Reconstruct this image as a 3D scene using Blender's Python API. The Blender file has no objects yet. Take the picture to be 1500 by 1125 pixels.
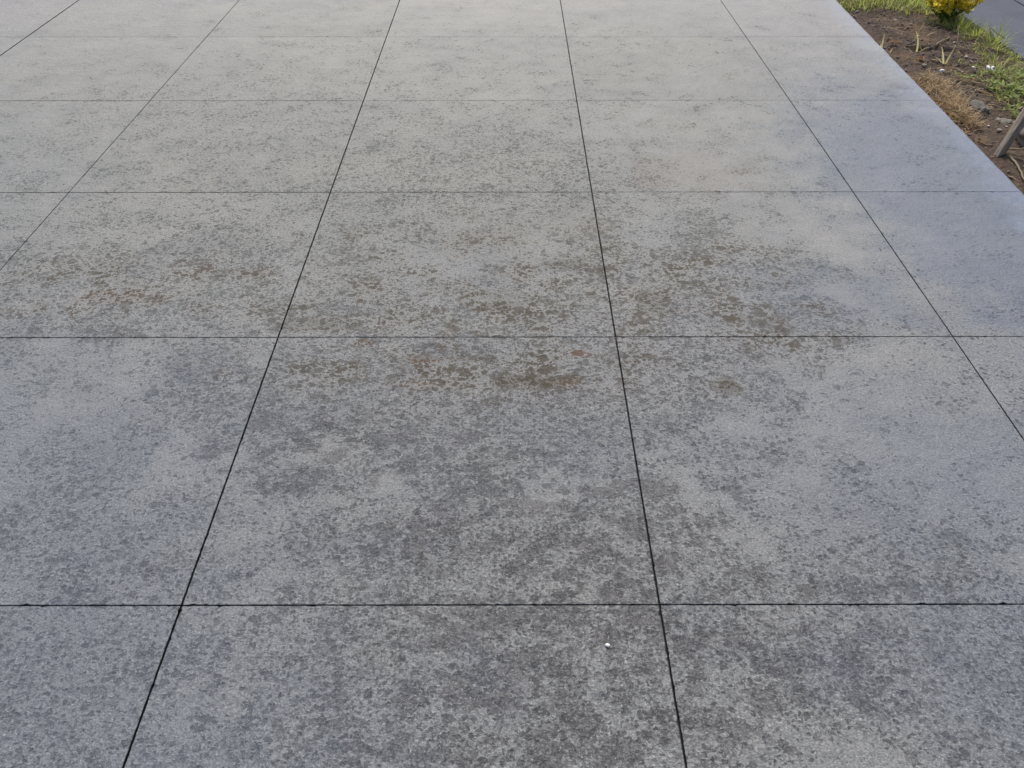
import bpy, bmesh, math, random
from mathutils import Vector, Matrix, noise as mn
R = math.radians
S = bpy.context.scene
COL = S.collection
rng = random.Random(11)

# ------------------------------------------------------------------ camera, sky, sun, exposure
cam_d = bpy.data.cameras.new('camera')
cam = bpy.data.objects.new('camera', cam_d)
COL.objects.link(cam)
cam_d.sensor_width = 36.0
cam_d.lens = 32.4
cam_d.clip_start = 0.05
cam_d.clip_end = 400
cam.location = (0, 0, 1.524)
cam.rotation_euler = (R(90 - 36.8), 0, R(-0.10))
S.camera = cam

SUN_EL, SUN_AZ = 49, -2          # azimuth measured from +Y towards +X
world = bpy.data.worlds.new('World')
S.world = world
world.use_nodes = True
wn = world.node_tree.nodes
wn.clear()
wo = wn.new('ShaderNodeOutputWorld')
wb = wn.new('ShaderNodeBackground')
sky = wn.new('ShaderNodeTexSky')
sky.sky_type = 'NISHITA'
sky.sun_disc = False
sky.sun_elevation = R(SUN_EL)
sky.sun_rotation = R(SUN_AZ)
sky.air_density = 1.0
sky.dust_density = 5.0
sky.ozone_density = 1.0
wb.inputs['Strength'].default_value = 0.11
world.node_tree.links.new(sky.outputs[0], wb.inputs[0])
world.node_tree.links.new(wb.outputs[0], wo.inputs[0])

sd = bpy.data.lights.new('sun', 'SUN')
sd.energy = 2.0
sd.angle = R(11)
sd.color = (1.0, 0.965, 0.92)
sun = bpy.data.objects.new('sun', sd)
COL.objects.link(sun)
dirv = Vector((math.sin(R(SUN_AZ)) * math.cos(R(SUN_EL)), math.cos(R(SUN_AZ)) * math.cos(R(SUN_EL)), math.sin(R(SUN_EL))))
sun.rotation_euler = dirv.to_track_quat('Z', 'Y').to_euler()
sun.location = (0, 0, 20)

S.view_settings.view_transform = 'Standard'
S.view_settings.look = 'None'
S.view_settings.gamma = 1
S.view_settings.use_curve_mapping = False
S.view_settings.exposure = 0.40

# ------------------------------------------------------------------ node helpers
class NT:
    def __init__(s, name):
        s.m = bpy.data.materials.new(name)
        s.m.use_nodes = True
        s.t = s.m.node_tree
        s.t.nodes.clear()
        s.out = s.t.nodes.new('ShaderNodeOutputMaterial')
        s.b = s.t.nodes.new('ShaderNodeBsdfPrincipled')
        s.t.links.new(s.b.outputs[0], s.out.inputs[0])
    def n(s, k, **kw):
        x = s.t.nodes.new(k)
        for a, v in kw.items():
            setattr(x, a, v)
        return x
    def put(s, sock, v):
        if v is None:
            return
        if hasattr(v, 'is_linked') or isinstance(v, bpy.types.NodeSocket):
            s.t.links.new(v, sock)
        else:
            sock.default_value = v
    def pos(s):
        return s.n('ShaderNodeNewGeometry').outputs['Position']
    def obj(s):
        return s.n('ShaderNodeTexCoord').outputs['Object']
    def rnd(s):
        return s.n('ShaderNodeObjectInfo').outputs['Random']
    def math(s, op, a, b=None, c=None, clamp=False):
        x = s.n('ShaderNodeMath', operation=op, use_clamp=clamp)
        s.put(x.inputs[0], a)
        s.put(x.inputs[1], b)
        s.put(x.inputs[2], c)
        return x.outputs[0]
    def vmath(s, op, a, b=None):
        x = s.n('ShaderNodeVectorMath', operation=op)
        s.put(x.inputs[0], a)
        s.put(x.inputs[1], b)
        return x.outputs['Value'] if op in ('LENGTH', 'DOT_PRODUCT', 'DISTANCE') else x.outputs[0]
    def noise(s, v, scale, detail=3, rough=0.5, dist=0.0, color=False):
        x = s.n('ShaderNodeTexNoise')
        s.put(x.inputs['Vector'], v)
        s.put(x.inputs['Scale'], scale)
        x.inputs['Detail'].default_value = detail
        x.inputs['Roughness'].default_value = rough
        x.inputs['Distortion'].default_value = dist
        return x.outputs[1 if color else 0]
    def voro(s, v, scale, feature='F1', out='Distance', rnd=1.0):
        x = s.n('ShaderNodeTexVoronoi', feature=feature)
        s.put(x.inputs['Vector'], v)
        s.put(x.inputs['Scale'], scale)
        x.inputs['Randomness'].default_value = rnd
        return x.outputs[out]
    def mr(s, v, a, b, c=0.0, d=1.0, smooth=True):
        x = s.n('ShaderNodeMapRange', interpolation_type='SMOOTHSTEP' if smooth else 'LINEAR')
        s.put(x.inputs[0], v)
        s.put(x.inputs[1], a)
        s.put(x.inputs[2], b)
        s.put(x.inputs[3], c)
        s.put(x.inputs[4], d)
        return x.outputs[0]
    def mix(s, f, a, b, mode='MIX'):
        x = s.n('ShaderNodeMix', data_type='RGBA', blend_type=mode)
        s.put(x.inputs[0], f)
        for i, v in ((6, a), (7, b)):
            if isinstance(v, tuple) and len(v) == 3:
                v = v + (1,)
            s.put(x.inputs[i], v)
        return x.outputs[2]
    def ramp(s, f, stops):
        x = s.n('ShaderNodeValToRGB')
        e = x.color_ramp.elements
        while len(e) < len(stops):
            e.new(0.5)
        for el, (p, c) in zip(e, stops):
            el.position = p
            el.color = c + (1,)
        s.put(x.inputs[0], f)
        return x.outputs[0]
    def bump(s, h, dist, strength=1.0, nrm=None):
        x = s.n('ShaderNodeBump')
        x.inputs['Strength'].default_value = strength
        x.inputs['Distance'].default_value = dist
        s.put(x.inputs['Height'], h)
        if nrm is not None:
            s.put(x.inputs['Normal'], nrm)
        return x.outputs[0]
    def done(s, color=None, rough=None, normal=None, spec=None):
        s.put(s.b.inputs['Base Color'], color if not isinstance(color, tuple) else color + (1,))
        s.put(s.b.inputs['Roughness'], rough)
        if normal is not None:
            s.put(s.b.inputs['Normal'], normal)
        if spec is not None:
            s.put(s.b.inputs['Specular IOR Level'], spec)
        return s.m

# ------------------------------------------------------------------ stamped concrete
def blob(n, P, wob, cx, cy, rx, ry):
    """soft elliptical stain with a ragged edge, at a place on the paving (metres)"""
    v = n.vmath('SUBTRACT', P, (cx, cy, 0))
    v = n.vmath('MULTIPLY', v, (1 / rx, 1 / ry, 0))
    d = n.vmath('LENGTH', v)
    d = n.math('ADD', d, wob)
    return n.mr(d, 1.15, 0.35)

def concrete():
    n = NT('stamped_concrete')
    P0 = n.pos()
    P = n.vmath('MULTIPLY', P0, (1, 1, 0.3))
    sx = n.n('ShaderNodeSeparateXYZ')
    n.put(sx.inputs[0], P0)
    # warps: a slow one, and a fine one that scallops the rims of the pits
    wa = n.vmath('SUBTRACT', n.noise(P, 9, 2, 0.5, color=True), (0.5, 0.5, 0.5))
    wb_ = n.vmath('SUBTRACT', n.noise(P, 95, 3, 0.6, color=True), (0.5, 0.5, 0.5))
    Pw = n.vmath('ADD', P, n.vmath('ADD', n.vmath('MULTIPLY', wa, (0.014, 0.014, 0)), n.vmath('MULTIPLY', wb_, (0.013, 0.013, 0))))
    big = n.noise(P, 1.1, 3, 0.55)
    mid = n.noise(P, 4.2, 4, 0.6)
    mid2 = n.noise(n.vmath('ADD', P, (13.1, 7.7, 0)), 3.1, 4, 0.6)
    clus = n.noise(n.vmath('ADD', P, (5.1, 2.7, 0)), 8.5, 4, 0.6)
    wob = n.math('MULTIPLY', n.math('SUBTRACT', n.noise(P, 22, 6, 0.72), 0.5), 3.2)
    wob2 = n.math('MULTIPLY', n.math('SUBTRACT', n.noise(P, 5, 5, 0.65), 0.5), 2.2)
    def region(lst, w_):
        acc = None
        for cx, cy, rx, ry, k in lst:
            b = n.math('MULTIPLY', blob(n, P, w_, cx, cy, rx, ry), k)
            acc = b if acc is None else n.math('MAXIMUM', acc, b)
        return acc
    # how strongly the stamp has bitten, by place
    bite = region([(-0.7, 3.0, 2.5, 3.0, 0.48), (0.05, 1.2, 1.0, 0.7, 1.0), (-0.1, 2.1, 1.2, 0.8, 1.0), (-1.1, 2.6, 1.1, 0.7, 0.75),
                   (0.5, 2.5, 0.8, 0.8, 0.9), (-0.1, 3.3, 1.2, 0.9, 0.65), (-0.9, 1.2, 0.6, 1.0, 0.7), (0.8, 1.2, 0.7, 0.6, 0.75),
                   (-1.2, 4.2, 1.6, 1.1, 0.40), (0.3, 5.0, 2.2, 1.0, 0.30), (1.5, 2.2, 0.9, 0.9, 0.40), (1.5, 4.0, 0.7, 1.2, 0.35), (-1.6, 1.6, 0.9, 1.0, 0.5), (1.6, 1.2, 0.8, 0.8, 0.5)], wob2)
    cov = n.math('ADD', n.mr(bite, 0, 1, 0.12, 0.60), n.math('MULTIPLY', n.math('SUBTRACT', clus, 0.5), 0.95))
    cov = n.math('MAXIMUM', cov, 0.02)
    # roundish pits of three sizes; each cell of the net draws its own radius
    def pits(scale, rmax, cover, soft):
        v = n.n('ShaderNodeTexVoronoi')
        n.put(v.inputs['Vector'], Pw)
        v.inputs['Scale'].default_value = scale
        c = n.n('ShaderNodeSeparateColor')
        n.put(c.inputs[0], v.outputs['Color'])
        rr = n.math('SUBTRACT', c.outputs[0], n.math('SUBTRACT', 1.0, n.math('MULTIPLY', cov, cover)))
        rr = n.math('MULTIPLY', n.mr(rr, 0.0, 0.35, 0.0, 1.0, False), rmax)
        live = n.math('GREATER_THAN', rr, 0.02)
        d = n.math('SUBTRACT', rr, v.outputs['Distance'])
        return n.math('MULTIPLY', n.mr(d, -soft, soft), live), c.outputs[1]
    p_l, t_l = pits(30, 0.62, 0.70, 0.06)
    p_m, t_m = pits(60, 0.62, 0.92, 0.10)
    p_s, t_s = pits(128, 0.62, 1.15, 0.12)
    pl = n.math('MULTIPLY', p_l, n.math('MULTIPLY_ADD', t_l, 0.55, 0.20))
    pm = n.math('MULTIPLY', p_m, n.math('MULTIPLY_ADD', t_m, 0.60, 0.30))
    ps = n.math('MULTIPLY', p_s, n.math('MULTIPLY_ADD', t_s, 0.45, 0.50))
    pit = n.math('MAXIMUM', n.math('MAXIMUM', p_l, p_m), p_s)
    lacem = n.mr(bite, 0, 0.8, 0.55, 1.0)
    lace = n.noise(Pw, 140, 4, 0.72)
    fleck = n.math('MULTIPLY', n.mr(n.noise(P, 175, 3, 0.65), 0.55, 0.68), lacem)
    grit = n.noise(P, 230, 3, 0.85)
    sand = n.n('ShaderNodeTexWhiteNoise', noise_dimensions='2D')
    n.put(sand.inputs['Vector'], n.vmath('FLOOR', n.vmath('MULTIPLY', P, (420, 420, 1))))
    # colour
    base = n.mix(n.mr(big, 0.35, 0.68), (0.160, 0.165, 0.171), (0.176, 0.178, 0.176))
    base = n.mix(n.math('MULTIPLY', n.mr(mid2, 0.50, 0.70), 0.6), base, (0.126, 0.131, 0.144))
    base = n.mix(n.math('MULTIPLY', n.mr(mid2, 0.48, 0.30), 0.2), base, (0.187, 0.188, 0.187))
    blot = n.math('SUBTRACT', n.noise(n.vmath('ADD', Pw, (3.3, 1.1, 0)), 16, 5, 0.62),
                  n.mr(region([(0.05, 1.12, 0.42, 0.35, 1.0), (0.1, 1.5, 0.6, 0.3, 0.8), (0.55, 1.1, 0.5, 0.4, 0.7), (-0.3, 1.75, 0.7, 0.3, 0.7)], wob2), 0, 1, 0.68, 0.485))
    base = n.mix(n.math('MULTIPLY', n.mr(blot, -0.01, 0.02), 0.78), base, (0.088, 0.086, 0.090))
    pitc = n.mix(n.mr(mid2, 0.4, 0.62), (0.050, 0.049, 0.049), (0.044, 0.046, 0.054))
    col = n.mix(n.math('MULTIPLY', pl, 0.62), base, (0.082, 0.082, 0.086))
    col = n.mix(n.math('MULTIPLY', pm, 0.85), col, pitc)
    col = n.mix(n.math('MULTIPLY', ps, 0.9), col, pitc)
    col = n.mix(n.math('MULTIPLY', fleck, 0.6), col, (0.30, 0.302, 0.31))
    g = n.math('MULTIPLY_ADD', n.math('SUBTRACT', grit, 0.5), 2.4, 1.0)
    g = n.math('ADD', g, n.math('MULTIPLY', n.math('SUBTRACT', sand.outputs['Value'], 0.5), 0.35))
    la = n.math('MULTIPLY', n.mr(lace, 0.38, 0.62, 0.62, -0.56, False), lacem)
    g = n.math('MULTIPLY', g, n.math('MULTIPLY_ADD', la, 0.62, 1.0))
    # each pour and each slab came out a little different
    g = n.math('MULTIPLY', g, n.math('MULTIPLY_ADD', n.math('SUBTRACT', n.rnd(), 0.5), 0.10, 1.0))
    # dirt worked in along the far cross joints
    near = None
    for yj, k in ((3.262, 0.4), (4.256, 0.8), (5.262, 1.0)):
        b = n.math('MULTIPLY', n.mr(n.math('ABSOLUTE', n.math('SUBTRACT', sx.outputs[1], yj)), 0.022, 0.0), k)
        near = b if near is None else n.math('MAXIMUM', near, b)
    near = n.math('MULTIPLY', near, n.mr(n.noise(P, 7, 4, 0.65), 0.38, 0.60, 0.15, 1.0))
    g = n.math('MULTIPLY', g, n.math('MULTIPLY_ADD', near, -0.26, 1.0))
    gc = n.n('ShaderNodeCombineColor')
    for i in range(3):
        n.put(gc.inputs[i], g)
    col = n.mix(0.85, col, gc.outputs[0], 'MULTIPLY')
    # washed-in slate blue release powder
    blue_w = n.math('MULTIPLY', wob2, 0.6)
    blue = region([(-1.35, 1.6, 1.0, 1.1, 0.72), (-1.0, 0.95, 0.9, 0.8, 0.72), (1.03, 2.5, 0.35, 0.25, 0.8), (1.65, 2.7, 0.45, 0.45, 0.8), (0.9, 1.75, 0.55, 0.5, 0.45),
                   (1.7, 3.6, 0.6, 1.0, 1.0), (-0.05, 1.72, 0.5, 0.25, 0.3), (1.0, 1.1, 0.5, 0.3, 0.5), (-2.2, 3.2, 0.9, 0.9, 0.3)], blue_w)
    col = n.mix(n.math('MULTIPLY', blue, 0.85), col, n.mix(0.5, col, (0.088, 0.114, 0.165)))
    # worn margin along the outer edge, its bluish sheen painted in as pale tint
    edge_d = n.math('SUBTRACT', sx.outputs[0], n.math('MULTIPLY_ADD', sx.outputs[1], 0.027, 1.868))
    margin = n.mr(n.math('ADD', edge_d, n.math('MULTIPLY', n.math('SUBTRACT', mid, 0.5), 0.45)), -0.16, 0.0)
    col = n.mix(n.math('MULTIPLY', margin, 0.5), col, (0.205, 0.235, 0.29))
    # two broad darkening tints: an olive grey through the middle, a bluer one along the right
    warm = region([(-0.6, 4.3, 2.6, 2.4, 1.0)], blue_w)
    col = n.mix(warm, col, n.mix(1.0, col, (0.93, 0.945, 0.89), 'MULTIPLY'))
    cool = region([(1.75, 3.3, 0.75, 1.9, 1.0), (1.5, 1.6, 0.7, 0.9, 0.6)], blue_w)
    col = n.mix(cool, col, n.mix(1.0, col, (0.80, 0.86, 0.965), 'MULTIPLY'))
    # rust and mud that has settled in the pits
    patch = n.mr(n.noise(P, 6.5, 4, 0.62), 0.43, 0.62)
    tan = region([(-0.05, 2.55, 0.85, 0.50, 1.0), (0.62, 2.48, 0.50, 0.48, 1.0), (-1.20, 2.55, 0.70, 0.30, 1.0), (-0.1, 2.12, 0.80, 0.20, 1.0)], wob2)
    tan = n.math('MULTIPLY', tan, patch)
    mud = n.mix(n.mr(mid2, 0.42, 0.6), (0.050, 0.041, 0.026), (0.060, 0.044, 0.030))
    col = n.mix(n.math('MULTIPLY', tan, 0.16), col, (0.135, 0.115, 0.086))
    col = n.mix(n.math('MULTIPLY', n.math('MULTIPLY', tan, pit), 0.85), col, mud)
    olive = region([(0.05, 2.052, 0.13, 0.045, 1), (0.16, 2.06, 0.08, 0.03, 0.9), (0.445, 2.46, 0.07, 0.09, 0.7), (-0.60, 2.33, 0.14, 0.05, 0.6), (-0.02, 2.47, 0.09, 0.09, 0.5),
                    (0.60, 2.02, 0.05, 0.055, 1), (0.19, 2.71, 0.12, 0.06, 0.6), (0.76, 2.36, 0.10, 0.035, 0.6), (-0.27, 2.16, 0.10, 0.022, 0.6), (-0.10, 2.16, 0.09, 0.02, 0.6)], wob)
    col = n.mix(n.math('MULTIPLY', n.math('MULTIPLY', olive, n.math('MULTIPLY_ADD', pit, 0.45, 0.55)), 0.95), col, n.mix(n.mr(grit, 0.4, 0.6), (0.034, 0.027, 0.016), (0.062, 0.050, 0.032)))
    rust = region([(0.205, 2.185, 0.055, 0.03, 1), (-0.43, 2.235, 0.035, 0.022, 0.9), (0.16, 2.04, 0.05, 0.02, 0.8), (-0.28, 2.035, 0.08, 0.022, 0.8),
                   (-0.25, 2.155, 0.07, 0.02, 0.8), (-1.25, 2.50, 0.12, 0.06, 0.7)], wob)
    rust = n.math('MULTIPLY', rust, n.math('MAXIMUM', n.math('MULTIPLY', pit, 1.0), 0.16))
    col = n.mix(n.math('MULTIPLY', rust, 0.9), col, (0.080, 0.045, 0.026))
    pink = region([(0.74, 3.45, 0.32, 0.28, 1), (0.1, 3.0, 0.4, 0.2, 0.5)], wob2)
    col = n.mix(n.math('MULTIPLY', pink, 0.25), col, (0.18, 0.145, 0.122))
    rsep = n.math('ADD', n.math('MULTIPLY_ADD', pit, 0.12, 0.50), n.math('ADD', n.math('MULTIPLY', n.math('SUBTRACT', mid, 0.5), 0.25), n.math('MULTIPLY', n.math('SUBTRACT', clus, 0.5), 0.2)))
    # relief
    hgt = n.math('MULTIPLY', p_l, -0.0010)
    hgt = n.math('ADD', hgt, n.math('MULTIPLY', p_m, -0.0009))
    hgt = n.math('ADD', hgt, n.math('MULTIPLY', p_s, -0.0007))
    hgt = n.math('ADD', hgt, n.math('MULTIPLY', n.math('MULTIPLY', lace, lacem), -0.0046))
    hgt = n.math('ADD', hgt, n.math('MULTIPLY', grit, 0.0010))
    hgt = n.math('ADD', hgt, n.math('MULTIPLY', clus, 0.0060))
    hgt = n.math('ADD', hgt, n.math('MULTIPLY', n.noise(P, 26, 3, 0.55), 0.0046))
    nb = n.bump(hgt, 1.0, 1.0)
    gr = n.n('ShaderNodeMix', data_type='RGBA', blend_type='MULTIPLY')
    gr.inputs[0].default_value = 1
    n.put(gr.inputs[6], col)
    gr.inputs[7].default_value = (1.165, 1.19, 1.185, 1)
    return n.done(gr.outputs[2], rsep, nb, 0.27)

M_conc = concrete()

def simple(name, stops, scale, detail=5, rough=0.9, bump=0.002, bscale=None, spec=0.3, obj=False):
    n = NT(name)
    P = n.obj() if obj else n.pos()
    f = n.noise(P, scale, detail, 0.65)
    c = n.ramp(f, stops)
    h = n.noise(P, bscale or scale * 3, 5, 0.65)
    return n.done(c, rough, n.bump(h, bump, 1.0), spec)

M_fill = simple('joint_dirt', [(0.3, (0.018, 0.017, 0.018)), (0.7, (0.05, 0.047, 0.045))], 180, bump=0.002)
M_grit = simple('joint_grit', [(0.3, (0.045, 0.044, 0.044)), (0.7, (0.13, 0.125, 0.12))], 160, bump=0.003)
M_base = simple('sub_base', [(0.3, (0.012, 0.012, 0.013)), (0.7, (0.03, 0.03, 0.03))], 90, bump=0.003)

def soil_mat():
    n = NT('soil')
    P = n.pos()
    a = n.noise(P, 5, 4, 0.6)
    b = n.noise(P, 60, 6, 0.7)
    c = n.ramp(b, [(0.28, (0.034, 0.024, 0.017)), (0.5, (0.078, 0.058, 0.044)), (0.72, (0.165, 0.128, 0.100))])
    c = n.mix(n.mr(a, 0.52, 0.70), c, n.mix(0.6, c, (0.17, 0.115, 0.065)))
    sp = n.mr(n.voro(P, 120, 'F1'), 0.20, 0.08)
    sp = n.math('MULTIPLY', sp, n.mr(n.noise(P, 40, 2, 0.5), 0.52, 0.62))
    c = n.mix(n.math('MULTIPLY', sp, 0.6), c, (0.22, 0.19, 0.155))
    h = n.math('ADD', n.math('MULTIPLY', b, 0.005), n.math('MULTIPLY', n.noise(P, 220, 3, 0.6), 0.003))
    return n.done(c, 0.95, n.bump(h, 1.0, 1.0), 0.15)
M_soil = soil_mat()
M_crumb = simple('soil_crumb', [(0.3, (0.13, 0.105, 0.09)), (0.7, (0.30, 0.25, 0.21))], 30, bump=0.001)
M_ground = simple('garden_ground', [(0.3, (0.03, 0.028, 0.02)), (0.6, (0.06, 0.08, 0.03))], 3, bump=0.02)

def path_mat():
    n = NT('slate_blue_paving')
    P = n.pos()
    a = n.noise(P, 2.5, 4, 0.6)
    b = n.noise(P, 26, 5, 0.65)
    c = n.ramp(a, [(0.3, (0.075, 0.088, 0.115)), (0.7, (0.105, 0.120, 0.150))])
    c = n.mix(n.math('MULTIPLY', n.mr(b, 0.56, 0.64), 0.4), c, (0.085, 0.095, 0.118))
    g = n.noise(P, 400, 2, 0.6)
    c = n.mix(n.math('MULTIPLY', n.mr(g, 0.62, 0.70), 0.3), c, (0.28, 0.28, 0.29))
    h = n.math('ADD', n.math('MULTIPLY', b, 0.003), n.math('MULTIPLY', g, 0.0006))
    return n.done(c, 0.78, n.bump(h, 1.0, 0.8), 0.12)
M_path = path_mat()

def blade_mat(name, dark, mid, lite, scale=9, transl=0.5):
    n = NT(name)
    f = n.noise(n.pos(), scale, 2, 0.5)
    r = n.math('ADD', n.math('MULTIPLY', n.n('ShaderNodeNewGeometry').outputs['Random Per Island'], 0.7), n.math('MULTIPLY', f, 0.35))
    c = n.ramp(r, [(0.12, dark), (0.5, mid), (0.9, lite)])
    m = n.done(c, 0.55, None, 0.35)
    n.b.inputs['Transmission Weight'].default_value = 0.0
    # thin leaves let light through
    tr = n.n('ShaderNodeBsdfTranslucent')
    n.put(tr.inputs[0], c)
    mx = n.n('ShaderNodeMixShader')
    mx.inputs[0].default_value = transl
    n.t.links.new(n.b.outputs[0], mx.inputs[1])
    n.t.links.new(tr.outputs[0], mx.inputs[2])
    n.t.links.new(mx.outputs[0], n.out.inputs[0])
    return m
M_grass = blade_mat('grass_blade', (0.13, 0.17, 0.03), (0.38, 0.44, 0.09), (0.62, 0.66, 0.24))
M_weed = blade_mat('weed_leaf', (0.10, 0.15, 0.035), (0.28, 0.36, 0.08), (0.48, 0.54, 0.18))
M_dry = blade_mat('dry_straw', (0.20, 0.125, 0.055), (0.48, 0.33, 0.16), (0.68, 0.54, 0.32))
M_straw = blade_mat('pale_straw', (0.24, 0.20, 0.12), (0.40, 0.34, 0.22), (0.55, 0.50, 0.38))
M_shoot = blade_mat('pale_shoot', (0.50, 0.50, 0.22), (0.66, 0.62, 0.32), (0.78, 0.74, 0.48))
M_bushleaf = blade_mat('bush_leaf', (0.06, 0.11, 0.02), (0.17, 0.26, 0.05), (0.33, 0.40, 0.10))
M_flower = blade_mat('yellow_petal', (0.88, 0.72, 0.04), (0.93, 0.82, 0.10), (0.95, 0.90, 0.34), transl=0.62)
M_brownleaf = blade_mat('brown_leaf', (0.13, 0.06, 0.025), (0.20, 0.10, 0.04), (0.26, 0.14, 0.06))
M_pinkleaf = blade_mat('faded_leaf', (0.28, 0.18, 0.14), (0.38, 0.25, 0.19), (0.45, 0.32, 0.24))
M_white = simple('white_pebble', [(0.3, (0.70, 0.69, 0.68)), (0.7, (0.86, 0.86, 0.87))], 60, bump=0.0004, rough=0.5, spec=0.4)
M_peb = simple('pale_pebble', [(0.3, (0.26, 0.22, 0.17)), (0.7, (0.52, 0.46, 0.38))], 14, bump=0.001, rough=0.7)
M_stone = simple('grey_stone', [(0.3, (0.10, 0.095, 0.082)), (0.7, (0.21, 0.20, 0.175))], 22, bump=0.004, rough=0.85)
M_rock = simple('brown_stone', [(0.3, (0.15, 0.125, 0.105)), (0.7, (0.30, 0.26, 0.225))], 18, bump=0.006, rough=0.9)
M_petalw = simple('white_petal', [(0.3, (0.75, 0.74, 0.74)), (0.7, (0.88, 0.88, 0.88))], 50, bump=0.0003, rough=0.6)

def wood_mat():
    n = NT('weathered_wood')
    P = n.obj()
    v = n.vmath('MULTIPLY', P, (1, 1, 0.14))
    a = n.noise(v, 70, 5, 0.65)
    b = n.noise(P, 10, 4, 0.6)
    c = n.ramp(a, [(0.28, (0.16, 0.122, 0.092)), (0.5, (0.38, 0.305, 0.24)), (0.75, (0.56, 0.48, 0.40))])
    c = n.mix(n.mr(b, 0.5, 0.7), c, (0.19, 0.15, 0.115))
    h = n.math('ADD', n.math('MULTIPLY', a, 0.006), n.math('MULTIPLY', b, 0.006))
    return n.done(c, 0.85, n.bump(h, 1.0, 1.0), 0.25)
M_wood = wood_mat()

# ------------------------------------------------------------------ object helpers
def link(name, bm, mat, parent=None, smooth=False):
    me = bpy.data.meshes.new(name)
    bm.to_mesh(me)
    bm.free()
    me.materials.append(mat)
    if smooth:
        me.polygons.foreach_set('use_smooth', [True] * len(me.polygons))
    o = bpy.data.objects.new(name, me)
    COL.objects.link(o)
    if parent:
        o.parent = parent
    return o

def mesh_obj(name, verts, faces, mat, parent=None, smooth=False):
    me = bpy.data.meshes.new(name)
    me.from_pydata(verts, [], faces)
    me.materials.append(mat)
    if smooth:
        me.polygons.foreach_set('use_smooth', [True] * len(me.polygons))
    o = bpy.data.objects.new(name, me)
    COL.objects.link(o)
    if parent:
        o.parent = parent
    return o

def tag(o, label=None, cat=None, group=None, kind=None):
    if label: o['label'] = label
    if cat: o['category'] = cat
    if group: o['group'] = group
    if kind: o['kind'] = kind
    return o

def empty(name, loc, rz=0):
    o = bpy.data.objects.new(name, None)
    o.empty_display_size = 0.1
    COL.objects.link(o)
    o.location = loc
    o.rotation_euler = (0, 0, rz)
    return o

def copy_thing(o, label=None, group=None):
    c = o.copy()
    COL.objects.link(c)
    if label: c['label'] = label
    if group: c['group'] = group
    for ch in list(o.children):
        k = ch.copy()
        COL.objects.link(k)
        k.parent = c
    return c

# ------------------------------------------------------------------ ground under everything
def edge_x(y):                      # outer edge of the driveway
    return 1.868 + 0.027 * y

GZ = -0.045
g = mesh_obj('ground', [(-150, -150, -0.14), (150, -150, -0.14), (150, 150, -0.14), (-150, 150, -0.14)], [(0, 1, 2, 3)], M_ground)
tag(g, 'planted garden ground around the paving', kind='structure')

# ------------------------------------------------------------------ driveway slabs
drive = empty('driveway', (0, 0, 0))
tag(drive, 'grey stamped concrete driveway cut into square slabs by dark joints', kind='structure')

XJ = [-5.689, -4.689, -3.689, -2.689, -1.689, -0.689, 0.311, 1.311, None]
XW = {-4.689: .0035, -3.689: .0035, -2.689: .0035, -1.689: .0014, -0.689: .0020, 0.311: .0020, 1.311: .0016}
YJ = [-2.74, -1.735, -0.73, 0.268, 1.267, 2.270, 3.262, 4.256, 5.262, 6.27, 7.27, 8.27, 9.27]

YW = [.0011, .0011, .0011, .0011, .0011, .0007, .0007, .0009, .0010, .0012, .0012, .0012, .0012]

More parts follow.
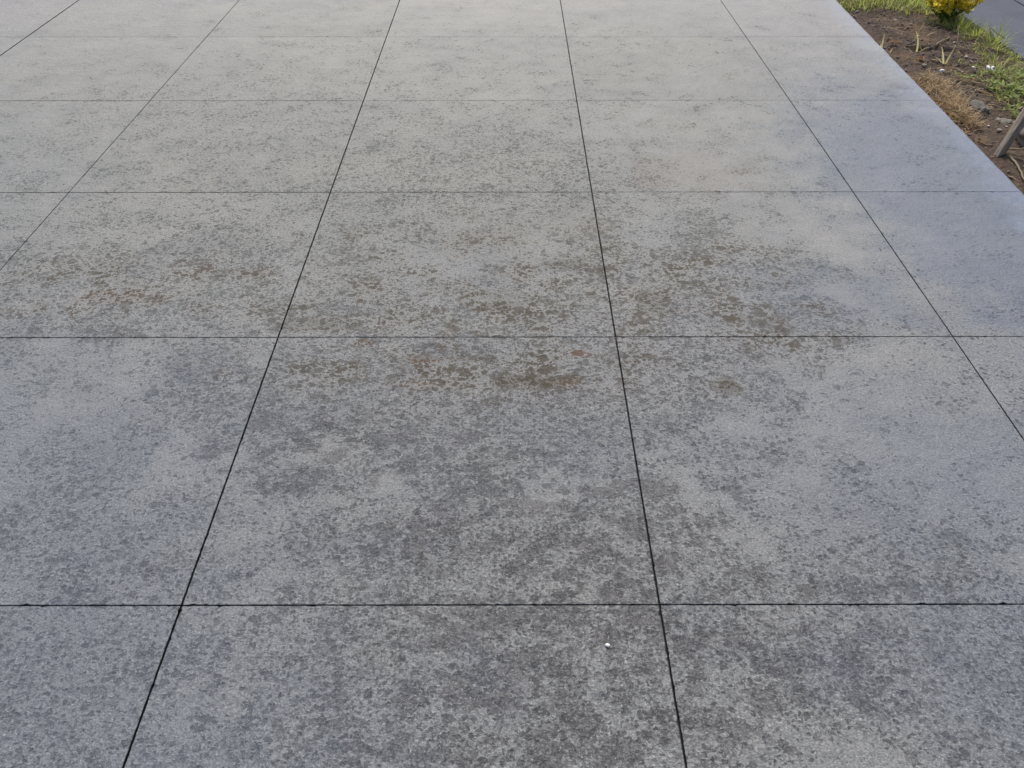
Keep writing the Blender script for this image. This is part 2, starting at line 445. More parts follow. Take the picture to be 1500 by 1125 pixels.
def slab(ix, iy):
    xa = XJ[ix]
    y0, y1 = YJ[iy] + YW[iy], YJ[iy + 1] - YW[iy + 1]
    x0 = xa + XW.get(xa, 0.003)
    if XJ[ix + 1] is None:
        x1a, x1b = edge_x(y0), edge_x(y1)
    else:
        x1a = x1b = XJ[ix + 1] - XW.get(XJ[ix + 1], 0.003)
    visible = -0.1 < y0 < 6.5 and xa > -3.8
    step = 0.006 if visible and y0 < 3 else (0.012 if visible else 0.08)
    corners = [Vector((x0, y0)), Vector((x1a, y0)), Vector((x1b, y1)), Vector((x0, y1))]
    outer, inner = [], []
    outside_edge = XJ[ix + 1] is None
    for k in range(4):
        a, b = corners[k], corners[(k + 1) % 4]
        L = (b - a).length
        t = (b - a) / L
        nin = Vector((-t.y, t.x))            # inward (counter-clockwise loop)
        m = max(2, int(L / step))
        cross = k in (0, 2)
        roundr = 0.006 if (outside_edge and k == 1) else 0.0013
        for i in range(m):
            p = a + t * (L * i / m)
            q = Vector((p.x * 55, p.y * 55, k * 3.7 + ix * 9.1 + iy * 5.3))
            j = 0.0006 * max(-0.7, mn.noise(q)) + 0.0006 * mn.noise(q * 4)
            c = mn.noise(q * 1.5 + Vector((50, 0, 0)))
            if cross and c > 0.38:
                j += (c - 0.38) * 0.009
            elif c > 0.45:
                j += (c - 0.45) * 0.008
            if outside_edge and k == 1:
                j = 0.0015 + 0.0030 * mn.noise(q * 0.12) + 0.0018 * mn.noise(q * 0.5) + (0.004 * max(0, mn.noise(q * 1.1) - 0.3))
            if i == 0:
                pa = a + nin * 0.0005 + t * 0.0005
                outer.append(pa)
                inner.append(a + nin * roundr + t * roundr)
                continue
            e = min(i / m * L, L - i / m * L)
            rr = roundr * (1 + 0.35 * mn.noise(q * 0.5))
            if outside_edge and k in (0, 2):
                rr = 0.0013
            outer.append(p + nin * (j + 0.0002))
            inner.append(p + nin * (j + rr))
    # keep the inner ring of the corner points from crossing
    n_ = len(outer)
    cx, cy = (x0 + x1a) / 2, (y0 + y1) / 2
    zt = 0.0007 * math.sin(ix * 12.9 + iy * 7.3)
    V, F = [], []
    for p in outer: V.append((p.x - cx, p.y - cy, -0.11))
    for p in outer: V.append((p.x - cx, p.y - cy, zt - 0.0009))
    for p in inner: V.append((p.x - cx, p.y - cy, zt))
    for i in range(n_):
        j = (i + 1) % n_
        F.append((i, j, n_ + j, n_ + i))
        F.append((n_ + i, n_ + j, 2 * n_ + j, 2 * n_ + i))
    F.append(tuple(range(2 * n_, 3 * n_)))
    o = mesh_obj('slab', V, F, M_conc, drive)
    o.data.materials.append(M_fill)          # sawn joint faces, dark with dirt
    for i in range(n_):
        o.data.polygons[2 * i].material_index = 1
    o.location = (cx, cy, 0)
    return o

for iy in range(len(YJ) - 1):
    for ix in range(len(XJ) - 1):
        slab(ix, iy)

# dirt lying in the joints
mesh_obj('joint_bed', [(-5.68, -2.73, -0.034), (1.78, -2.73, -0.034), (2.10, 9.26, -0.034), (-5.68, 9.26, -0.034)], [(0, 1, 2, 3)], M_base, drive)
def joint_fill(ax, pos, a, b, half, z, mat):
    V, F = [], []
    m = int((b - a) / 0.03)
    for i in range(m + 1):
        s = a + (b - a) * i / m
        zz = z + 0.0016 * mn.noise(Vector((s * 23, pos * 7, ax)))
        for side in (-1, 1):
            V.append((pos + side * half, s, zz) if ax == 0 else (s, pos + side * half, zz))
    for i in range(m):
        q = (2 * i, 2 * i + 1, 2 * i + 3, 2 * i + 2)
        F.append(q if ax == 0 else q[::-1])
    mesh_obj('joint_filler', V, F, mat, drive)
joint_fill(0, -0.689, -1.7, 8, 0.0022, -0.0130, M_fill)
joint_fill(0, 0.311, -1.7, 8, 0.0022, -0.0130, M_fill)
joint_fill(0, -1.689, -1.7, 8, 0.0016, -0.0080, M_fill)
joint_fill(0, 1.311, -1, 8, 0.0032, -0.0050, M_grit)
for y, z, m_ in ((0.268, -.010, M_fill), (1.267, -.010, M_fill), (2.270, -.0030, M_grit), (3.262, -.0020, M_grit), (4.256, -.0022, M_grit), (5.262, -.0020, M_grit)):
    joint_fill(1, y, -3.6, 1.96, 0.0023, z, m_)

# ------------------------------------------------------------------ path beyond the bed
path = empty('path', (0, 0, 0))
tag(path, 'slate blue paved path beyond the planting bed', kind='structure')
PZ = -0.03
def path_slab(x0, x1, y0, y1):
    bm = bmesh.new()
    vs = [bm.verts.new((x, y, z)) for z in (-0.1, 0) for x, y in ((x0, y0), (x1, y0), (x1, y1), (x0, y1))]
    for f in ((3, 2, 1, 0), (4, 5, 6, 7), (0, 1, 5, 4), (1, 2, 6, 5), (2, 3, 7, 6), (3, 0, 4, 7)):
        bm.faces.new([vs[i] for i in f])
    bmesh.ops.bevel(bm, geom=[e for e in bm.edges if all(v.co.z > -0.01 for v in e.verts)], offset=0.004, segments=2, affect='EDGES')
    bmesh.ops.translate(bm, verts=bm.verts, vec=(-(x0 + x1) / 2, -(y0 + y1) / 2, 0))
    o = link('slab', bm, M_path, path)
    o.location = ((x0 + x1) / 2, (y0 + y1) / 2, PZ)
for i in range(5):
    ya = 0.35 + i * 2.0
    path_slab(2.735, 3.198, ya, ya + 1.994)
    path_slab(3.206, 4.2, ya, ya + 1.994)
    path_slab(4.206, 5.2, ya, ya + 1.994)
mesh_obj('joint_bed', [(2.74, 0.36, -0.06), (5.19, 0.36, -0.06), (5.19, 10.3, -0.06), (2.74, 10.3, -0.06)], [(0, 1, 2, 3)], M_base, path)

# ------------------------------------------------------------------ planting bed
def soil_z(x, y):
    e0 = min(1, max(0, (x - edge_x(y)) / 0.10))
    e1 = min(1, max(0, (2.735 - x) / 0.10))
    v = Vector((x, y, 0))
    z = GZ - 0.006 + 0.026 * min(e0, e1 + 0.6) * (1 if y < 5.5 else 0.8)
    z += 0.014 * mn.noise(v * 6) * min(e0 + .3, 1) + 0.008 * mn.noise(v * 17) + 0.005 * mn.noise(v * 45) + 0.003 * mn.noise(v * 95)
    # a hole scraped in the soil
    dx, dy = (x - 2.33) / 0.13, (y - 5.10 + 0.35 * (x - 2.33)) / 0.055
    z -= 0.055 * math.exp(-(dx * dx + dy * dy) ** 1.3)
    dx, dy = (x - 2.33) / 0.16, (y - 4.99) / 0.06
    z += 0.020 * math.exp(-(dx * dx + dy * dy))
    if x > 2.725: z = min(z, GZ - 0.002)
    return z

def grid_axis(a, b, dense_a, dense_b, fine, coarse):
    out, s = [], a
    while s < b:
        out.append(s)
        s += fine if dense_a <= s < dense_b else coarse
    out.append(b)
    return out
ys = grid_axis(-2.7, 9.3, 3.0, 6.5, 0.009, 0.06)
nx = 92
V, F = [], []
for y in ys:
    xa = edge_x(y) - 0.02
    for i in range(nx + 1):
        x = xa + (2.75 - xa) * i / nx
        V.append((x, y, soil_z(x, y)))
for r in range(len(ys) - 1):
    for i in range(nx):
        a = r * (nx + 1) + i
        F.append((a, a + 1, a + nx + 2, a + nx + 1))
soil = mesh_obj('soil', V, F, M_soil, smooth=True)
tag(soil, 'dark brown soil of the narrow bed between driveway and path', kind='structure')

# ------------------------------------------------------------------ small shapes
def rock_bm(r, seed, sub=2, flat=0.7, amp=0.3):
    bm = bmesh.new()
    bmesh.ops.create_icosphere(bm, subdivisions=sub, radius=r)
    o = Vector((seed * 3.1, seed * 1.7, seed * 0.9))
    for v in bm.verts:
        d = v.co.normalized()
        v.co *= 1 + amp * mn.noise(d * 1.6 + o) + amp * 0.4 * mn.noise(d * 4 + o)
        v.co.z *= flat
    return bm

def blade(V, F, base, az, length, width, lean, curl, seg=4, fold=0.0):
    """one tapered bent leaf blade"""
    d = Vector((math.cos(az), math.sin(az), 0))
    side = Vector((-d.y, d.x, 0))
    ang = lean
    p = Vector(base)
    i0 = len(V)
    for k in range(seg + 1):
        t = k / seg
        w = width * (1 - t ** 1.6) * (0.75 + 0.5 * min(1, t * 3) * (1 - t))
        if k == seg:
            V.append(tuple(p))
        else:
            V.append(tuple(p - side * w / 2))
            V.append(tuple(p + side * w / 2))
        p = p + (d * math.sin(ang) + Vector((0, 0, 1)) * math.cos(ang)) * (length / seg)
        ang += curl / seg
    for k in range(seg - 1):
        a = i0 + 2 * k
        F.append((a, a + 1, a + 3, a + 2))
    a = i0 + 2 * (seg - 1)
    F.append((a, a + 1, a + 2))

def tube(V, F, pts, r0, r1, sides=5):
    i0 = len(V)
    m = len(pts)
    for k, p in enumerate(pts):
        p = Vector(p)
        t = (Vector(pts[min(k + 1, m - 1)]) - Vector(pts[max(k - 1, 0)])).normalized()
        u = t.cross(Vector((0.3, 0.2, 1))).normalized()
        w = t.cross(u)
        r = r0 + (r1 - r0) * k / (m - 1)
        for s in range(sides):
            a = 2 * math.pi * s / sides
            V.append(tuple(p + u * (r * math.cos(a)) + w * (r * math.sin(a))))
    for k in range(m - 1):
        for s in range(sides):
            a = i0 + k * sides + s
            b = i0 + k * sides + (s + 1) % sides
            F.append((a, b, b + sides, a + sides))
    F.append(tuple(i0 + s for s in range(sides))[::-1])
    F.append(tuple(i0 + (m - 1) * sides + s for s in range(sides)))

# soil crumbs: nobody could count them
V, F = [], []
tmpl = rock_bm(1, 3, 1, 0.75, 0.5)
tv = [v.co.copy() for v in tmpl.verts]
tf = [tuple(v.index for v in f.verts) for f in tmpl.faces]
tmpl.free()
for i in range(2600):
    y = rng.uniform(3.2, 6.0)
    x = rng.uniform(edge_x(y) + 0.01, 2.71)
    if mn.noise(Vector((x * 4, y * 4, 9))) < -0.15: continue
    r = 0.002 + 0.007 * rng.random() ** 3
    rot = Matrix.Rotation(rng.uniform(0, 6.28), 3, 'Z') @ Matrix.Rotation(rng.uniform(0, 6.28), 3, 'X')
    b = len(V)
    z = soil_z(x, y)
    for c in tv:
        q = rot @ c * r
        V.append((x + q.x, y + q.y, z + r * 0.4 + q.z))
    F += [tuple(b + k for k in f) for f in tf]
o = mesh_obj('soil_crumbs', V, F, M_crumb)
tag(o, 'dark crumbs of soil scattered over the bed', 'soil crumbs', kind='stuff')

# dead stalk and leaf litter
V, F = [], []
for i in range(900):
    y = rng.uniform(3.25, 5.8)
    x = rng.uniform(edge_x(y) + 0.02, 2.72)
    near = (x > 2.2 and y < 4.9)
    if not near and rng.random() < 0.7: continue
    blade(V, F, (x, y, soil_z(x, y) + 0.004), rng.uniform(0, 6.28), rng.uniform(0.02, 0.09), rng.uniform(0.0025, 0.006), R(rng.uniform(74, 90)), R(rng.uniform(0, 20)), 3)
o = mesh_obj('leaf_litter', V, F, M_dry)
tag(o, 'dry brown stalk litter strewn over the soil', 'litter', kind='stuff')

# grass at the head of the bed
V, F = [], []
for i in range(6500):
    y = rng.uniform(5.72, 8.2)
    x = rng.uniform(edge_x(y) + 0.005, 2.74)
    front = 5.93 - 0.30 * (x - 2.05) + 0.09 * mn.noise(Vector((x * 9, 1, 2)))
    if y < front: continue
    L = rng.uniform(0.035, 0.105) * (0.65 if y < front + 0.06 else 1)
    blade(V, F, (x, y, soil_z(x, y) - 0.002), rng.uniform(0, 6.28), L, rng.uniform(0.003, 0.0065), R(rng.uniform(5, 50)), R(rng.uniform(10, 80)), 4)
o = mesh_obj('grass', V, F, M_grass)
tag(o, 'bright green grass growing across the far end of the bed', 'grass', kind='stuff')

# ------------------------------------------------------------------ tufts and weeds, each its own plant
def grass_tuft(x, y, nb, L, spread, label, group=None, mat=M_grass, rad=0.03, name='grass_tuft', cat='grass tuft', azc=None):
    V, F = [], []
    nb, L = int(nb * 1.3), L * 0.78
    for i in range(nb):
        a = rng.uniform(0, 6.28)
        r = rad * rng.random() ** 0.6
        px, py = r * math.cos(a), r * math.sin(a)
        az = a + rng.uniform(-0.7, 0.7) if azc is None else azc + rng.uniform(-1.2, 1.2)
        blade(V, F, (px, py, soil_z(x + px, y + py) - soil_z(x, y) - 0.003), az, L * rng.uniform(0.5, 1.15), rng.uniform(0.0025, 0.006), R(rng.uniform(10, spread + 15)), R(rng.uniform(15, 85)), 5)
    o = mesh_obj(name, V, F, mat)
    o.location = (x, y, soil_z(x, y))
    tag(o, label, cat, group)
    return o

GT = 'grass tufts along the path edge'
grass_tuft(2.60, 5.50, 70, 0.17, 45, 'green grass tuft right under the yellow flowering bush', GT, rad=0.06)
grass_tuft(2.64, 5.34, 60, 0.15, 55, 'long bladed tuft just in front of the bush, at the path edge', GT, rad=0.055)
grass_tuft(2.68, 5.20, 55, 0.20, 50, 'tuft whose thin blades reach out over the blue path', GT, rad=0.05)
grass_tuft(2.62, 5.10, 34, 0.12, 60, 'low tuft beside the dark gap at the edge of the path', GT, rad=0.05)
grass_tuft(2.50, 4.74, 46, 0.16, 60, 'green tuft next to the white petals', GT, rad=0.06)
grass_tuft(2.66, 4.66, 42, 0.14, 55, 'tuft at the right border of the photo beside the path', GT, rad=0.06)
grass_tuft(2.52, 5.62, 36, 0.13, 55, 'short tuft left of the foot of the yellow bush', GT, rad=0.06)

V, F = [], []
for i in range(3200):
    y = rng.uniform(3.9, 5.75)
    x = 2.73 - 0.42 * rng.random() ** 1.3 * (1.0 if y < 4.9 else 0.55)
    if mn.noise(Vector((x * 11, y * 11, 4))) < 0.02 or x < edge_x(y) + 0.16: continue
    blade(V, F, (x, y, soil_z(x, y) - 0.001), rng.uniform(0, 6.28), rng.uniform(0.015, 0.05), rng.uniform(0.002, 0.0045), R(rng.uniform(10, 75)), R(rng.uniform(5, 70)), 3)
o = mesh_obj('grass_sprigs', V, F, M_grass)
tag(o, 'short green sprigs scattered along the path side of the bed', 'grass', kind='stuff')

def weed(x, y, n, R0, label, leaf=0.035):
    """low creeping weed: stems with small oval leaves"""
    root = empty('weed', (x, y, soil_z(x, y)))
    tag(root, label, 'weed', 'weeds among the litter at the right of the bed')
    V, F, SV, SF = [], [], [], []
    for i in range(n):
        a = rng.uniform(0, 6.28)
        L = R0 * rng.uniform(0.45, 1)
        pts = []
        for k in range(5):
            t = k / 4
            px, py = L * t * math.cos(a + 0.4 * t), L * t * math.sin(a + 0.4 * t)
            pts.append((px, py, soil_z(x + px, y + py) - soil_z(x, y) + 0.004 + 0.028 * math.sin(t * 2.4)))
        tube(SV, SF, pts, 0.0016, 0.0009, 4)
        for k in range(1, 5):
            for sgn in (-1, 1):
                blade(V, F, pts[k], a + sgn * rng.uniform(0.5, 1.3), leaf * rng.uniform(0.6, 1.1), leaf * rng.uniform(0.22, 0.36), R(rng.uniform(45, 80)), R(rng.uniform(5, 40)), 3)
    mesh_obj('leaf', V, F, M_weed, root)
    mesh_obj('stem', SV, SF, M_weed, root)
    return root
weed(2.34, 4.46, 7, 0.11, 'small leafy weed in front of the white petals')
weed(2.43, 4.36, 9, 0.13, 'spreading weed beside the faded pink leaf')
weed(2.33, 4.10, 8, 0.10, 'bright green weed just left of the leaning stake')
weed(2.28, 4.62, 4, 0.07, 'sparse weed above the clump of dry grass')
weed(2.55, 4.48, 8, 0.12, 'weed at the right border above the stake')
grass_tuft(2.33, 4.32, 16, 0.13, 35, 'upright thin grass between the grey stone and the stake', GT, rad=0.03)

weed(2.46, 4.58, 9, 0.12, 'leafy weed just right of the crumpled white petals')
weed(2.38, 4.24, 8, 0.11, 'weed squeezed between the upright thin grass and the stake')
weed(2.58, 4.62, 8, 0.12, 'weed against the path edge at the right border')
weed(2.49, 4.42, 8, 0.10, 'weed between the faded pink leaf and the stake')
grass_tuft(2.44, 4.52, 30, 0.11, 65, 'low tuft left of the faded pink leaf', GT, rad=0.06)
grass_tuft(2.56, 4.90, 30, 0.12, 65, 'sprawling tuft above the crumpled white petals', GT, rad=0.06)

def shoot(x, y, blades, label):
    V, F = [], []
    for az, L, lean, curl, w in blades:
        p, ang, pts = Vector((0.006 * math.cos(az), 0.006 * math.sin(az), -0.005)), R(lean), []
        for k in range(6):
            pts.append(p.copy())
            p += Vector((math.cos(az) * math.sin(ang), math.sin(az) * math.sin(ang), math.cos(ang))) * L * 0.24
            ang += R(curl) / 5
        i0 = len(V)
        for k, p in enumerate(pts):          # a leaf folded along its rib
            h = w * 0.46 * (1 - 0.75 * (k / 5) ** 1.5)
            V.extend([(p.x - h, p.y - 0.002, p.z), (p.x, p.y + 0.003, p.z), (p.x + h, p.y - 0.002, p.z)])
        for k in range(5):
            for q in (0, 1):
                a = i0 + 3 * k + q
                F.append((a, a + 1, a + 4, a + 3))
    o = mesh_obj('seedling', V, F, M_shoot)
    o.location = (x, y, soil_z(x, y))
    tag(o, label, 'seedling', 'pale shoots coming up through the soil')
shoot(2.035, 5.15, [(1.2, 0.075, 6, 8, 0.014), (4.0, 0.04, 20, 15, 0.010)], 'single pale shoot hard against the edge of the driveway')
shoot(2.20, 5.06, [(3.3, 0.10, 2, 35, 0.012), (5.6, 0.05, 40, 20, 0.008)], 'bent pale shoot standing alone in the middle of the bare soil')
shoot(2.27, 4.86, [(3.4, 0.085, 18, 10, 0.013), (0.2, 0.085, 14, 10, 0.012), (2.7, 0.05, 45, 20, 0.010)], 'forked pale shoot shaped like a letter V')
shoot(2.25, 5.27, [(0.4, 0.09, 20, 12, 0.007)], 'thin leaning shoot behind the other shoots')

# dead grass clump
dry = empty('dry_grass_clump', (2.14, 4.33, 0))
tag(dry, 'tan clump of dead matted grass at the driveway edge', 'dead grass')
V, F = [], []
for i in range(1500):
    t = rng.random()
    cx, cy = 2.10 - 0.03 * t, 4.64 - 0.62 * t
    w = 0.10 * (0.55 + math.sin(math.pi * min(1, t + 0.1)) * 0.55)
    a, r = rng.uniform(0, 6.28), rng.random() ** 0.6
    x = max(edge_x(cy) + 0.012, cx + w * r * math.cos(a)); y = cy + 0.09 * r * math.sin(a)
    z = soil_z(x, y) + 0.022 * (1 - r) * rng.random()
    blade(V, F, (x - 2.14, y - 4.33, z), rng.uniform(0, 6.28), rng.uniform(0.03, 0.085), rng.uniform(0.0022, 0.0045), R(rng.uniform(52, 95)), R(rng.uniform(-10, 35)), 3)
o = mesh_obj('dead_blades', V, F, M_dry, dry)
o['kind'] = 'stuff'
V, F = [], []
for i in range(60):
    x, y = 2.09 + rng.uniform(-.06, .07), 4.33 + rng.uniform(-.28, .28)
    blade(V, F, (x - 2.14, y - 4.33, soil_z(x, y) + 0.015), rng.uniform(0, 6.28), rng.uniform(0.06, 0.12), 0.004, R(rng.uniform(40, 85)), R(rng.uniform(0, 50)), 4)
o = mesh_obj('straw_blades', V, F, M_straw, dry)

# ------------------------------------------------------------------ yellow flowering bush
bush = empty('flowering_bush', (2.58, 5.68, soil_z(2.58, 5.68)))
tag(bush, 'small bush covered in bright yellow flowers beside the path', 'bush')
V, F, SV, SF = [], [], [], []
tips = []
for i in range(38):
    a = rng.uniform(0, 6.28)
    sp = rng.random() ** 0.7
    H = rng.uniform(0.13, 0.25) * (1.05 - 0.40 * sp)
    pts = []
    for k in range(5):
        t = k / 4
        rr = 0.15 * sp * t ** 0.8
        pts.append((rr * math.cos(a) + 0.01 * rng.uniform(-1, 1), rr * math.sin(a) + 0.01 * rng.uniform(-1, 1), -0.01 + H * t))
    tube(SV, SF, pts, 0.0028, 0.0014, 4)
    tips.append((pts, a, sp))
    for k in range(1, 5):
        for q in range(3):
            blade(V, F, pts[k], rng.uniform(0, 6.28), rng.uniform(0.03, 0.055), rng.uniform(0.009, 0.015), R(rng.uniform(25, 80)), R(rng.uniform(0, 50)), 3)
mesh_obj('stem', SV, SF, M_bushleaf, bush)
o = mesh_obj('foliage', V, F, M_bushleaf, bush)
sprays = []
for v_ in range(5):
    V, F = [], []
    for i in range(17):
        c = Vector((rng.uniform(-.026, .026), rng.uniform(-.026, .026), rng.uniform(-.018, .018)))
        for q in range(5):
            blade(V, F, c, q * 1.257 + rng.uniform(-.3, .3), rng.uniform(0.013, 0.022), 0.0090, R(rng.uniform(20, 85)), R(25), 2)
    me = bpy.data.meshes.new('flower_spray')
    me.from_pydata(V, [], F)
    me.materials.append(M_flower)
    sprays.append(me)
for i, (pts, a, sp) in enumerate(tips):
    for k in ((4, 3, 2) if rng.random() < 0.35 else (4, 3)):
        o = bpy.data.objects.new('flower_spray', sprays[rng.randrange(5)])
        COL.objects.link(o)
        o.parent = bush
        p = Vector(pts[k])
        o.location = p + Vector((rng.uniform(-.012, .012), rng.uniform(-.012, .012), 0.012))
        o.rotation_euler = (rng.uniform(-.4, .4), rng.uniform(-.4, .4), rng.uniform(0, 6.28))
        s = rng.uniform(0.8, 1.25)
        o.scale = (s, s, s)

# ------------------------------------------------------------------ leaning stake, and the lump of stone behind it
bm = bmesh.new()
SEG = 26
prof = [(-1, -.8), (-.8, -1), (.8, -1), (1, -.8), (1, .8), (.8, 1), (-.8, 1), (-1, .8)]
rings = []
for k in range(SEG + 1):
    t = k / SEG
    z = -0.12 + 0.66 * t
    w = 0.0180 * (0.90 + 0.12 * min(1, t * 3)) * (1 if t < 0.97 else 0.93)
    ring = []
    for (a, b) in prof:
        q = Vector((a * 2, b * 2, z * 5))
        ww = w * (1 + 0.07 * mn.noise(q) + 0.03 * mn.noise(Vector((a * 9, b * 9, z * 30))))
        ring.append(bm.verts.new((a * ww + 0.004 * mn.noise(Vector((0, 3, z * 4))), b * ww * 0.8, z)))
    rings.append(ring)
for k in range(SEG):
    for a in range(8):
        b = (a + 1) % 8
        bm.faces.new((rings[k][a], rings[k][b], rings[k + 1][b], rings[k + 1][a]))
bm.faces.new(rings[0][::-1])
bm.faces.new(rings[-1])
st = link('wooden_stake', bm, M_wood)
st.location = (2.060, 3.685, soil_z(2.060, 3.685))
ax = Vector((0.100, 0.010, 0.30)).normalized()
st.rotation_euler = ax.to_track_quat('Z', 'Y').to_euler()
tag(st, 'weathered wooden stake leaning to the right at the driveway edge', 'stake')
bm = rock_bm(0.095, 14, 4, 0.62, 0.40)
for v in bm.verts:
    v.co *= 1 + 0.04 * mn.noise(v.co * 60)
o = link('stone', bm, M_rock, None, True)
o.location = (2.275, 3.83, soil_z(2.275, 3.83) + 0.045)
o.rotation_euler = (0.1, -0.15, 0.6)
tag(o, 'large brownish stone at the right border behind the leaning stake', 'stone')

# ------------------------------------------------------------------ stones, pebbles, petals, leaves, straws
def place(o, x, y, dz, rot, label, cat, group=None):
    o.location = (x, y, soil_z(x, y) + dz)
    o.rotation_euler = rot
    tag(o, label, cat, group)
bm = rock_bm(0.042, 4, 3, 0.55, 0.45)
for v in bm.verts:
    v.co.x *= 0.8; v.co.y *= 1.15
    v.co.z = min(v.co.z, 0.018 + 0.2 * v.co.x)
place(link('stone', bm, M_stone), 2.185, 4.21, 0.000, (R(8), R(-10), 0.4), 'grey flat topped stone beside the clump of dead grass', 'stone')
bm = rock_bm(0.045, 9, 3, 0.4, 0.4)
place(link('stone', bm, M_stone), 2.245, 4.06, -0.006, (0, 0, 1.1), 'low grey stone half sunk in soil left of the stake', 'stone')

# stray grains of grit blown over the slabs
V, F = [], []
for i in range(150):
    y = rng.uniform(0.85, 5.8)
    x = rng.uniform(-2.6, edge_x(y) - 0.02)
    if rng.random() < 0.5: x = edge_x(y) - 0.02 - 0.25 * rng.random() ** 2
    r = rng.uniform(0.0007, 0.0019)
    b = len(V)
    for c in tv:
        V.append((x + c.x * r, y + c.y * r, 0.0009 + r * 0.5 + c.z * r))
    F += [tuple(b + k for k in f) for f in tf]
o = mesh_obj('grit', V, F, M_peb)
tag(o, 'stray pale grains of grit on the driveway', 'grit', kind='stuff')

# white pebble on the slab
bm = rock_bm(0.0050, 2, 2, 0.5, 0.35)
o = link('pebble', bm, M_white, smooth=True)
o.location = (0.193, 1.162, 0.0024)
tag(o, 'tiny bright white pebble lying alone on the driveway', 'pebble')

pm = [rock_bm(1.0, s, 2, 0.7, 0.3) for s in (1, 5, 8)]
pmesh = []
for b in pm:
    me = bpy.data.meshes.new('pebble')
    b.to_mesh(me); b.free()
    me.materials.append(M_peb)
    pmesh.append(me)
PB = [(2.114, 5.86, .010, 'pale pebble at the foot of the far grass, by the driveway edge'),
      (2.297, 5.70, .010, 'pale pebble just in front of the far grass, midway across the bed'),
      (2.336, 5.56, .009, 'cream pebble between the far grass and the leaning thin shoot'),
      (2.235, 5.50, .008, 'small pebble on the far bare soil, left of the cream one'),
      (2.302, 5.34, .009, 'pale pebble just behind the scraped hole in the soil'),
      (2.48, 5.26, .008, 'pale pebble beside the upright dry stalk'),
      (2.45, 5.02, .008, 'pale pebble on bare soil right of the scraped hole'),
      (2.41, 4.93, .009, 'pinkish pale pebble right of the V shaped shoot'),
      (2.15, 4.82, .011, 'tan pebble on the soil just behind the clump of dead grass'),
      (2.31, 4.72, .007, 'tiny pale pebble right of the short curved straw'),
      (2.16, 3.93, .011, 'largest of three pebbles between dead grass and stake'),
      (2.14, 3.99, .007, 'small pebble at the lower end of the dead grass clump'),
      (2.205, 3.96, .006, 'smallest pebble in front of the half sunk grey stone'),
      (2.09, 3.50, .007, 'pale pebble right of the long pale straw')]
for i, (x, y, r, lab) in enumerate(PB):
    o = bpy.data.objects.new('pebble', pmesh[i % 3])
    COL.objects.link(o)
    o.scale = (r * rng.uniform(1, 1.4), r, r)
    place(o, x, y, r * 0.35, (0, 0, rng.uniform(0, 6)), lab, 'pebble', 'pale pebbles on the soil')
V, F = [], []
for i in range(130):
    y = rng.uniform(3.3, 5.8)
    x = rng.uniform(edge_x(y) + 0.02, 2.70)
    r = rng.uniform(0.0015, 0.0045)
    b = len(V)
    z = soil_z(x, y) + r * 0.4
    for c in tv:
        V.append((x + c.x * r * 1.2, y + c.y * r, z + c.z * r))
    F += [tuple(b + k for k in f) for f in tf]
o = mesh_obj('gravel', V, F, M_peb)
tag(o, 'fine pale gravel bits sprinkled over the soil', 'gravel', kind='stuff')
o = link('pebble', rock_bm(0.012, 6, 2, 0.7, 0.2), M_white, smooth=True)
place(o, 2.213, 4.74, 0.006, (0, 0, 0), 'white pebble at the upper end of the dead grass', 'pebble')

pet = empty('fallen_petals', (2.437, 4.69, soil_z(2.437, 4.69) + 0.02))
tag(pet, 'crumpled white fallen petals lying among green weeds', 'petals')
for k in range(7):
    bm = rock_bm(0.0095, 20 + k, 2, 0.35, 0.9)
    o = link('petal', bm, M_petalw, pet, True)
    o.location = (rng.uniform(-.016, .016), rng.uniform(-.026, .026), rng.uniform(0, .012))
    o.rotation_euler = (rng.uniform(-.8, .8), rng.uniform(-.8, .8), rng.uniform(0, 6))
for (x, y, lab) in ((2.56, 4.74, 'single white petal at the edge of the path tufts'), (2.36, 4.72, 'small white petal left of the crumpled petals')):
    o = link('petal', rock_bm(0.010, 31, 2, 0.4, 0.4), M_petalw, None, True)
    place(o, x, y, 0.02, (0.3, 0.2, 1), lab, 'petal')

def leaf_obj(x, y, L, W, az, mat, label):
    V, F = [], []
    m = 7
    for k in range(m + 1):
        t = k / m
        w = W * math.sin(math.pi * min(0.98, max(0.03, t))) ** 0.8
        for s in (-1, -0.5, 0, 0.5, 1):
            V.append((L * (t - .5), s * w / 2, 0.006 * abs(s) * 1.5 + 0.012 * math.sin(t * 4 + s) * 0.6))
    for k in range(m):
        for s in range(4):
            a = k * 5 + s
            F.append((a, a + 5, a + 6, a + 1))
    o = mesh_obj('fallen_leaf', V, F, mat, None, True)
    place(o, x, y, 0.012, (0.1, 0.1, az), label, 'leaf')
leaf_obj(2.10, 5.18, 0.075, 0.04, 0.2, M_brownleaf, 'curled brown leaf beside the shoot at the driveway edge')
leaf_obj(2.47, 4.52, 0.085, 0.05, 0.5, M_pinkleaf, 'faded pinkish leaf lying among the weeds')
leaf_obj(2.16, 4.90, 0.05, 0.025, 1.5, M_brownleaf, 'small brown leaf on bare soil left of the V shaped shoot')

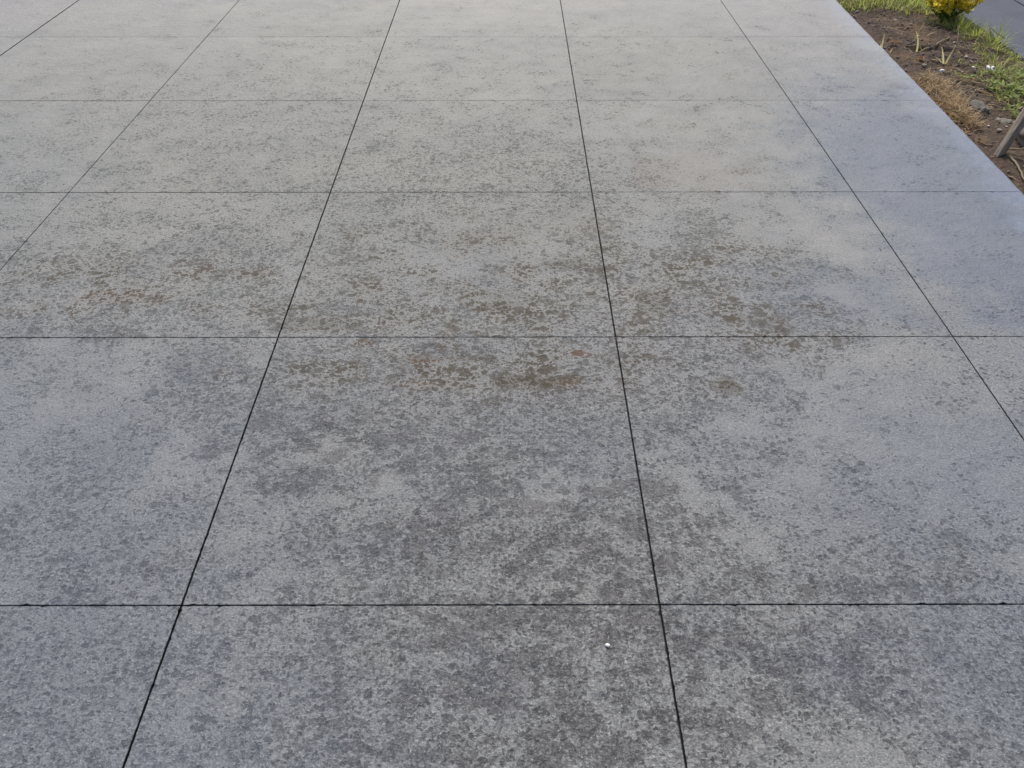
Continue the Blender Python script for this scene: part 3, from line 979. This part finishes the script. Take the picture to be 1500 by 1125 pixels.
def straw(pts, r, label, mat=M_straw):
    p0 = Vector(pts[0])
    base = Vector((p0.x, p0.y, soil_z(p0.x, p0.y)))
    P_ = []
    for i in range(len(pts) - 1):
        a, b = Vector(pts[i]), Vector(pts[i + 1])
        for k in range(4):
            q = a.lerp(b, k / 4)
            P_.append((q.x - base.x, q.y - base.y, soil_z(q.x, q.y) - base.z + q.z + 0.002 * mn.noise(q * 40)))
    q = Vector(pts[-1])
    P_.append((q.x - base.x, q.y - base.y, soil_z(q.x, q.y) - base.z + q.z))
    V, F = [], []
    tube(V, F, P_, r, r * 0.65, 6)
    o = mesh_obj('straw', V, F, mat, None, True)
    o.location = base
    tag(o, label, 'straw', 'dry straws and stalks on the soil')
straw([(2.080, 3.64, .006), (2.068, 3.55, .012), (2.050, 3.45, .012), (2.025, 3.33, .02)], 0.0048, 'long pale straw nearest the camera, in front of the leaning stake')
straw([(2.095, 3.70, .015), (2.14, 3.66, .03), (2.16, 3.60, .025), (2.19, 3.55, .012)], 0.0042, 'kinked yellow straw at the right of the stake foot')
straw([(2.15, 3.60, .01), (2.24, 3.57, .012)], 0.0040, 'reddish straw lying crosswise behind the long pale straw', M_brownleaf)
straw([(2.046, 4.54, .012), (2.09, 4.59, .008), (2.14, 4.64, .006)], 0.0042, 'straw poking over the driveway edge above the dead grass')
straw([(2.222, 4.73, .008), (2.255, 4.70, .012), (2.275, 4.65, .006)], 0.0036, 'short curved straw touching the white pebble')
straw([(2.13, 4.43, .045), (2.18, 4.50, .035), (2.225, 4.575, .012)], 0.0032, 'slanting straw lying on the dead grass clump')
straw([(2.34, 5.17, .006), (2.41, 5.25, .012), (2.47, 5.32, .006)], 0.0055, 'pale forked twig on bare soil right of the scraped hole')
straw([(2.46, 5.18, .004), (2.475, 5.23, .05), (2.485, 5.27, .09)], 0.0042, 'upright dry stalk beside the pale twig')
straw([(2.545, 5.08, .002), (2.548, 5.11, .06), (2.60, 5.15, .10), (2.66, 5.08, .06)], 0.0036, 'arched dry stalk beside the path tufts')
straw([(2.29, 4.56, .012), (2.32, 4.52, .01), (2.345, 4.46, .012)], 0.0055, 'thick pale stalk between the dead grass and the weeds')
straw([(2.27, 4.44, .008), (2.33, 4.36, .008), (2.38, 4.28, .006)], 0.0045, 'brownish stalk lying above the grey stone', M_dry)
straw([(2.46, 4.64, .01), (2.53, 4.60, .015), (2.60, 4.60, .01)], 0.0040, 'stalk lying right of the white petals')
straw([(2.42, 5.62, .01), (2.50, 5.56, .015), (2.56, 5.55, .01)], 0.0035, 'straw along the soil in front of the bush')
straw([(2.06, 3.76, .008), (2.03, 3.83, .008)], 0.0045, 'orange brown stalk left of the stake foot', M_brownleaf)
